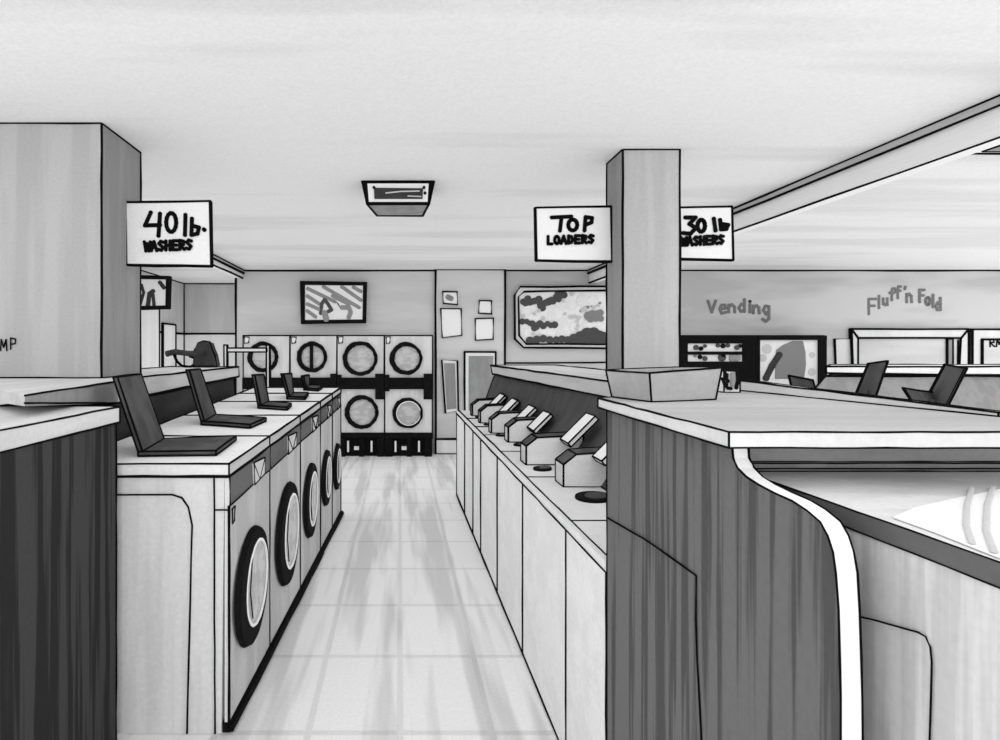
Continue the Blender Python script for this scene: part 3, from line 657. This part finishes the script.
# ------------------------------------------------------------------ RIGHT top-load washers
xr_ = lambda Y: .724 - .0055 * Y
tb_ = [6.76, 5.94, 5.3, 4.81, 4.02, 3.21, 2.39, 1.93]
tw = ['farthest of its row beside the grey door', 'second from the far end of its row', 'third from the far end of its row', 'fourth from the far end, middle of its row', 'fifth from the far end of its row', 'next to last before the tall counter', 'nearest, beside the tall counter']
heads = [(6.2, .80, .11), (5.58, .80, .11), (4.90, .80, .12), (4.42, .855, .14), (3.55, .80, .15), (2.98, .87, .15)]
xs = lambda Y: 1.075 - .013 * (Y - 2.5)          # foot of the splashback
for k in range(7):
    y1, y0 = tb_[k], tb_[k + 1] + .003
    t = thing('top_load_washer', 'white top-loading washer, ' + tw[k], 'washer', (.95, (y0 + y1) / 2, 0), 'top-loading washers right of the aisle')
    b = MB()
    q = [(xr_(y0), y0), (xs(y0) + .2, y0), (xs(y1) + .2, y1), (xr_(y1), y1)]
    b.prism(q, 0.0, 1.0, 'top', 0)
    b.ink([(xr_(y0) - .002, y0, 0), (xr_(y0) - .002, y0, .985)], 2.2); b.ink([(xr_(y1) - .002, y1, 0.008), (xr_(y0) - .002, y0, 0.008)], 2.4)
    if k == 0: b.ink([(xr_(y1), y1, 0), (xr_(y1), y1, 1.0)], 2.2)
    b.build('cabinet', t)
    b = MB(); q = [(xr_(y0) - .004, y0), (xs(y0) + .2, y0), (xs(y1) + .2, y1), (xr_(y1) - .004, y1)]
    b.prism(q, 0.985, 1.02, 'top', 0, capB='wall_lt')
    b.ink([(xr_(y1) - .006, y1, .985), (xr_(y0) - .006, y0, .985)], 1.8); b.ink([(xr_(y1) + .02, y1, 1.021), (xr_(y0) + .02, y0, 1.021)], 1.8); b.ink([(xr_(y0), y0, .985), (xr_(y0) + .02, y0, 1.02), (xs(y0), y0, 1.021)], 1.8)
    lidp = b.build('top_panel', t)
    # lid recess handle
    if k < 6: yh, xh, rr_ = heads[k][0] - .13, heads[k][1] + .07, .065
    else: yh, xh, rr_ = 2.1, .9, .09
    if k == 5: yh, xh, rr_ = 2.76, .955, .105
    b = MB(); 
    b.disc((xh, yh, 1.026), rr_, 'black', (0, 0, 1), .006, 20, sz=.8); b.disc((xh + .015, yh, 1.034), rr_ * .7, 'dark', (0, 0, 1), .003, 18, sz=.7)
    b.build('lid_handle', lidp)
    if k < 6:
        yh, xh, wy = heads[k]; xe_ = xs(yh) + .10
        pr = [(xh, 1.02), (xh, 1.14), (xh + .07, 1.195), (xe_, 1.21), (xe_, 1.02)]
        b = MB(); b.hexa([(x, yh, z) for x, z in pr], [(x, yh + wy, z) for x, z in pr], 'top', 2.0, side={0: 'shelf', 1: 'dark', 2: 'dark'}, capA='top')
        mt = b.build('coin_meter', t)
        # white control plate standing up against the splashback
        b = MB(); ya, yb2 = yh - .17 * yh / 3.5, yh - .01; pa, pb_ = (xs(yh) - .03, 1.165), (xs(yh) + .135, 1.33)
        if k < 4: pa, pb_ = (xs(yh) - .03, 1.12), (xs(yh) + .10, 1.25)
        q = [(pa[0], ya, pa[1]), (pb_[0], ya, pb_[1]), (pb_[0], yb2, pb_[1]), (pa[0], yb2, pa[1])]
        b.hexa(q, [(x - .018, y, z + .022) for x, y, z in q], 'paper', 1.8); b.build('control_plate', t)
# bulkhead behind the top loaders
t = thing('bulkhead', 'long bulkhead with dark sloped splashback behind the top-loading washers', 'bulkhead', (1.4, 4.6, 0))
xt = lambda Y: 1.335 - .044 * (Y - 2.5)
yA, yB = 2.42, 6.9
b = MB(); b.hexa([(xs(yA), yA, 1.022), (xs(yB), yB, 1.022), (xs(yB) + .26, yB, 1.022), (xs(yA) + .30, yA, 1.022)], [(xt(yA) + .01, yA, 1.455), (xt(yB) + .03, yB, 1.455), (xt(yB) + .12, yB, 1.455), (xt(yA) + .11, yA, 1.455)], 'splash', 2.0); b.build('splashback', t)
b = MB(); poly = [(xt(yA), yA), (xt(yA) + .13, yA), (xt(3.5) + .13, 3.5), (1.92, 3.5), (1.92, yB), (xt(yB), yB)]
b.hexa([(x + .0, y, 1.455) for x, y in poly], [(x - (.02 if k in (0, 5) else 0), y, 1.56) for k, (x, y) in enumerate(poly)], 'shelf', 2.2); b.build('shelf', t)
b = MB(); b.box(1.42, 1.88, 3.55, 6.85, 0, 1.454, 'splash', ink=0); b.build('cabinet', t)

# ------------------------------------------------------------------ TALL RIGHT COUNTER
zt2, zb2 = 1.585, 1.553
t = thing('service_counter', 'tall dark laminate counter with pale top and curved white-edged end panel', 'counter', (1.05, 1.5, 0))
fl = (.662, 1.127); bl_ = (.68, 1.92)
poly = [fl, (1.55, 1.127), (1.475, 1.38), (1.372, 2.262), (1.26, 2.225), bl_]
b = MB(); b.prism(poly, zb2, zt2, 'counter', 2.2, capB='counter', side={0: 'counter_rim', 5: 'counter_rim'}); b.build('counter_top', t)
# end panel with S-curved front
prof = [(732, 446), (733, 458), (737.5, 468), (746, 477), (759, 485), (774.5, 493), (792, 501), (807, 510), (820, 522), (828, 536), (833, 552), (836, 573), (838.5, 610), (840, 660), (841, 736)]
pts = []
for px, py in prof:
    Y = .70 * F / (px - VX); pts.append((Y, CH - (py - VY) * Y / F))
pts[0] = (pts[0][0], zb2 - .002)
pts.append((pts[-1][0], 0.0)); pts += [(1.892, 0.0), (1.892, zb2 - .002)]
b = MB(); th = .034
A = [Vector((.70, y, z)) for y, z in pts]; B = [Vector((.70 + th, y, z)) for y, z in pts]
sd = {k: 'paper' for k in range(len(prof))}
b.loft(A, B, 'panel_r', side=sd)
b.ink(A[:len(prof) + 1], 2.2); b.ink(B[:len(prof) + 1], 2.4); b.ink([A[-1], A[-2]], 2.2)
def onx(px, py, x): return P(px, py, x * F / (px - VX))
b.ink([onx(px, py, .697) for px, py in ((607.5, 518), (643, 538), (670, 557), (696, 576), (696, 620), (697, 660), (701, 738), (702, 900))], 2.0)
b.build('end_panel', t)
# recessed back panel below the overhang
b = MB(); b.box(.735, 1.62, 1.32, 1.36, 0, zb2 - .002, 'tub', ink=0); b.box(.76, 1.62, 1.30, 1.319, 1.475, 1.487, 'mid', ink=1.6); b.build('back_panel', t)  # the mid-grey strip is shade modelled as a thin bar
b = MB(); b.hexa([(1.372, 2.262, zt2 + .001), (1.475, 1.38, zt2 + .001), (1.50, 1.38, zt2 + .001), (1.40, 2.262, zt2 + .001)], [(1.372, 2.262, 1.628), (1.475, 1.38, 1.596), (1.50, 1.38, 1.596), (1.40, 2.262, 1.628)], 'counter_rim', 2.2); b.build('curb', t)
b = MB(); b.box(.74, 1.34, 1.37, 1.89, 0, zb2 - .003, 'panel_r', ink=0); b.build('cabinet', t)
# low cabinet standing in front
t = thing('low_cabinet', 'pale grey low cabinet with dark top edge before the tall counter', 'cabinet', (1.2, 1.0, 0))
b = MB(); b.box(.80, 1.62, .55, 1.295, 0, 1.434, 'cab', ink=0)
b.ink([onx(px, py, .797) for px, py in ((852, 615), (875, 620), (900, 627), (918, 632), (926, 637), (930, 647), (932, 662), (931, 700), (929, 760))], 2.0); b.build('cabinet', t)
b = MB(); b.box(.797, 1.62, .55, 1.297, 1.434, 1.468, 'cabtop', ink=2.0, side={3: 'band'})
# light reflection painted as a white patch, with two grey curved strokes
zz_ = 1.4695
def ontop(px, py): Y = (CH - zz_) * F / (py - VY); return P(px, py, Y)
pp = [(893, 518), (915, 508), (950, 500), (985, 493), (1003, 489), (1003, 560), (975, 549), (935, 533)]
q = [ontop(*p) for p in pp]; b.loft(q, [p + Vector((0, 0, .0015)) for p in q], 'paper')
zz_ = 1.4725
for l in ([(972, 488), (967, 505), (966, 525), (972, 543)], [(993, 487), (987, 505), (986, 530), (994, 552)]):
    b.stroke([ontop(*p) for p in l], .008, 'stroke2', flat=(0, 0, 1))
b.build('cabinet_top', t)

# grey open tub on the counter
t = thing('storage_tub', 'open pale grey tub standing on the tall counter', 'tub', (.9, 1.87, zt2))
def oc(px, py, z=zt2): Y = (CH - z) * F / (py - VY); return P(px, py, Y)
bA = oc(651.5, 402.5); bBk = oc(612, 397.5); bR = oc(715.5, 400)
for p in (bA, bBk, bR): p.z = zt2 + .002
bC = bBk + (bR - bA) * .92; bC.z = zt2 + .002
tA = P(649.5, 373, bA.y - .01); tK = P(606, 370, bBk.y + .0); tR = P(722, 367.5, bR.y - .01); tC = tK + (tR - tA); tC.z = (tK.z + tR.z) / 2
Aq = [bA, bR, bC, bBk]; Bq = [tA, tR, tC, tK]
b = MB()
cb = sum(Aq, Vector()) / 4; ct = sum(Bq, Vector()) / 4
Ai = [p.lerp(cb, .05) + Vector((0, 0, .006)) for p in Aq]; Bi = [p.lerp(ct, .05) for p in Bq]
for k in range(4):
    k2 = (k + 1) % 4; b.loft([Aq[k], Aq[k2], Ai[k2], Ai[k]], [Bq[k], Bq[k2], Bi[k2], Bi[k]], 'tub')
    b.ink([Aq[k], Aq[k2]], 2.2); b.ink([Bq[k], Bq[k2]], 2.2); b.ink([Aq[k], Bq[k]], 2.2)
b.loft(Aq, Ai, 'tub'); o = b.build('tub_body', t)

# coin box right of the tub
Yx = 2.16; t = thing('card_reader', 'small black and white card reader beside the grey tub', 'card reader', (X(732, Yx), Yx, zt2))
b = MB(); b.box(X(724, Yx), X(740, Yx), Yx, Yx + .05, zt2 + .001, Z(370.5, Yx), 'paper', ink=1.6); b.build('housing', t)
b = MB()
f = lambda x, y: P(590 + x / 4.348, 280 + y / 4.348, Yx - .004)
for l, w_ in (([(585, 395), (590, 425), (600, 440)], 3.6), ([(600, 390), (640, 392)], 3.4), ([(640, 395), (642, 440), (636, 468)], 3.8), ([(575, 430), (585, 455), (600, 470), (612, 472)], 3.4), ([(655, 400), (655, 430)], 2), ([(596, 410), (594, 465)], 2.6)):
    b.stroke([f(*p) for p in l], w_ * Yx / F, 'black')
b.stroke([f(618, 410), f(618, 455)], 4 * Yx / F, 'stroke'); b.build('keypad', t)

# ------------------------------------------------------------------ 30 lb washers behind the counter
rl = ['farthest of the three, lid folded low', 'middle of the three, lid standing upright', 'nearest of the three, lid open in a V']
spec = [(4.6, [[(789, 375.5), (813, 380), (816, 391), (793, 391.5)]]),
        (3.9, [[(869, 363.5), (888, 361), (874, 402), (855, 398)]]),
        (3.15, [[(946, 364.5), (967, 368.5), (944, 414), (927, 400)], [(904, 388), (932, 392), (951, 411), (914, 404)]])]
for k, (Y, qs) in enumerate(spec):
    px = [802, 868, 935][k]
    xc = X(px, Y)
    t = thing('front_load_washer', 'white washer behind the tall counter, ' + rl[k], 'washer', (xc, Y, 0), 'washers behind the tall counter')
    b = MB(); b.box(xc - .30, xc + .34, Y - .30, Y + .34, 0, 1.25, 'enamel', ink=2.0); b.build('cabinet', t)
    b = MB()
    for j, q in enumerate(qs):
        yy = [Y, Y - .02] [j] if k else Y
        V = [P(x, y, yy + (.12 if (n in (0, 3)) == (j == 0) else -.12) * (1 if len(qs) > 1 else .6)) for n, (x, y) in enumerate(q)]
        b.hexa(V, [p + Vector((.012, .022, 0)) for p in V], 'dark', 2.0)
    b.build('dispenser_lid', t)
    b = MB(); b.tube([(xc - .02, Y, 1.25), (xc - .02, Y, 1.47 if k else 1.43)], [.02] * 2, 'dark'); b.build('lid_hinge', t)
    b = MB(); b.ring((xc + .34, Y, .55), .26, .19, 'black', (1, 0, 0), .04); dd = b.build('door', t)
    b = MB(); b.disc((xc + .35, Y, .55), .19, 'glass', (1, 0, 0), .008, 24); b.build('door_glass', dd)

# ------------------------------------------------------------------ CAMERA, LIGHT
cam = bpy.data.cameras.new('camera'); co = bpy.data.objects.new('camera', cam); COL.objects.link(co)
co.location = (0, 0, CH); co.rotation_euler = (math.pi / 2, 0, 0)
cam.sensor_width = 36; cam.lens = 36 * F / 1000
cam.shift_x = (500 - VX) / 1000; cam.shift_y = -(370 - VY) / 1000
cam.clip_start = .05
sc_ = bpy.context.scene; sc_.camera = co
w = bpy.data.worlds.new('world'); sc_.world = w; w.use_nodes = True
bg = w.node_tree.nodes['Background']; bg.inputs[0].default_value = (1, 1, 1, 1); bg.inputs[1].default_value = .75
def area(name, loc, rot, sx, sy, e):
    l = bpy.data.lights.new(name, 'AREA'); l.shape = 'RECTANGLE'; l.size = sx; l.size_y = sy; l.energy = e
    o = bpy.data.objects.new(name, l); COL.objects.link(o); o.location = loc; o.rotation_euler = rot; return o
area('front_fill', (1.5, -2.8, 1.7), (math.radians(92), 0, 0), 12, 2.6, 260)  # unseen area lamp added behind the camera to light the room evenly
area('side_fill', (11.6, 5, 1.6), (math.radians(90), 0, math.radians(90)), 8, 2.6, 140)  # unseen area lamp added beyond the open right side as fill
sc_.cycles.use_fast_gi = True
sc_.cycles.fast_gi_method = 'ADD'
w.light_settings.distance = 1.2; w.light_settings.ao_factor = .55
sc_.cycles.max_bounces = 8; sc_.cycles.diffuse_bounces = 5
vs = sc_.view_settings
vs.view_transform = 'Standard'; vs.look = 'None'; vs.gamma = 1; vs.exposure = -0.95
try: vs.use_curve_mapping = False
except Exception: pass
for ob in bpy.data.objects:
    if '_o' in ob: del ob['_o']
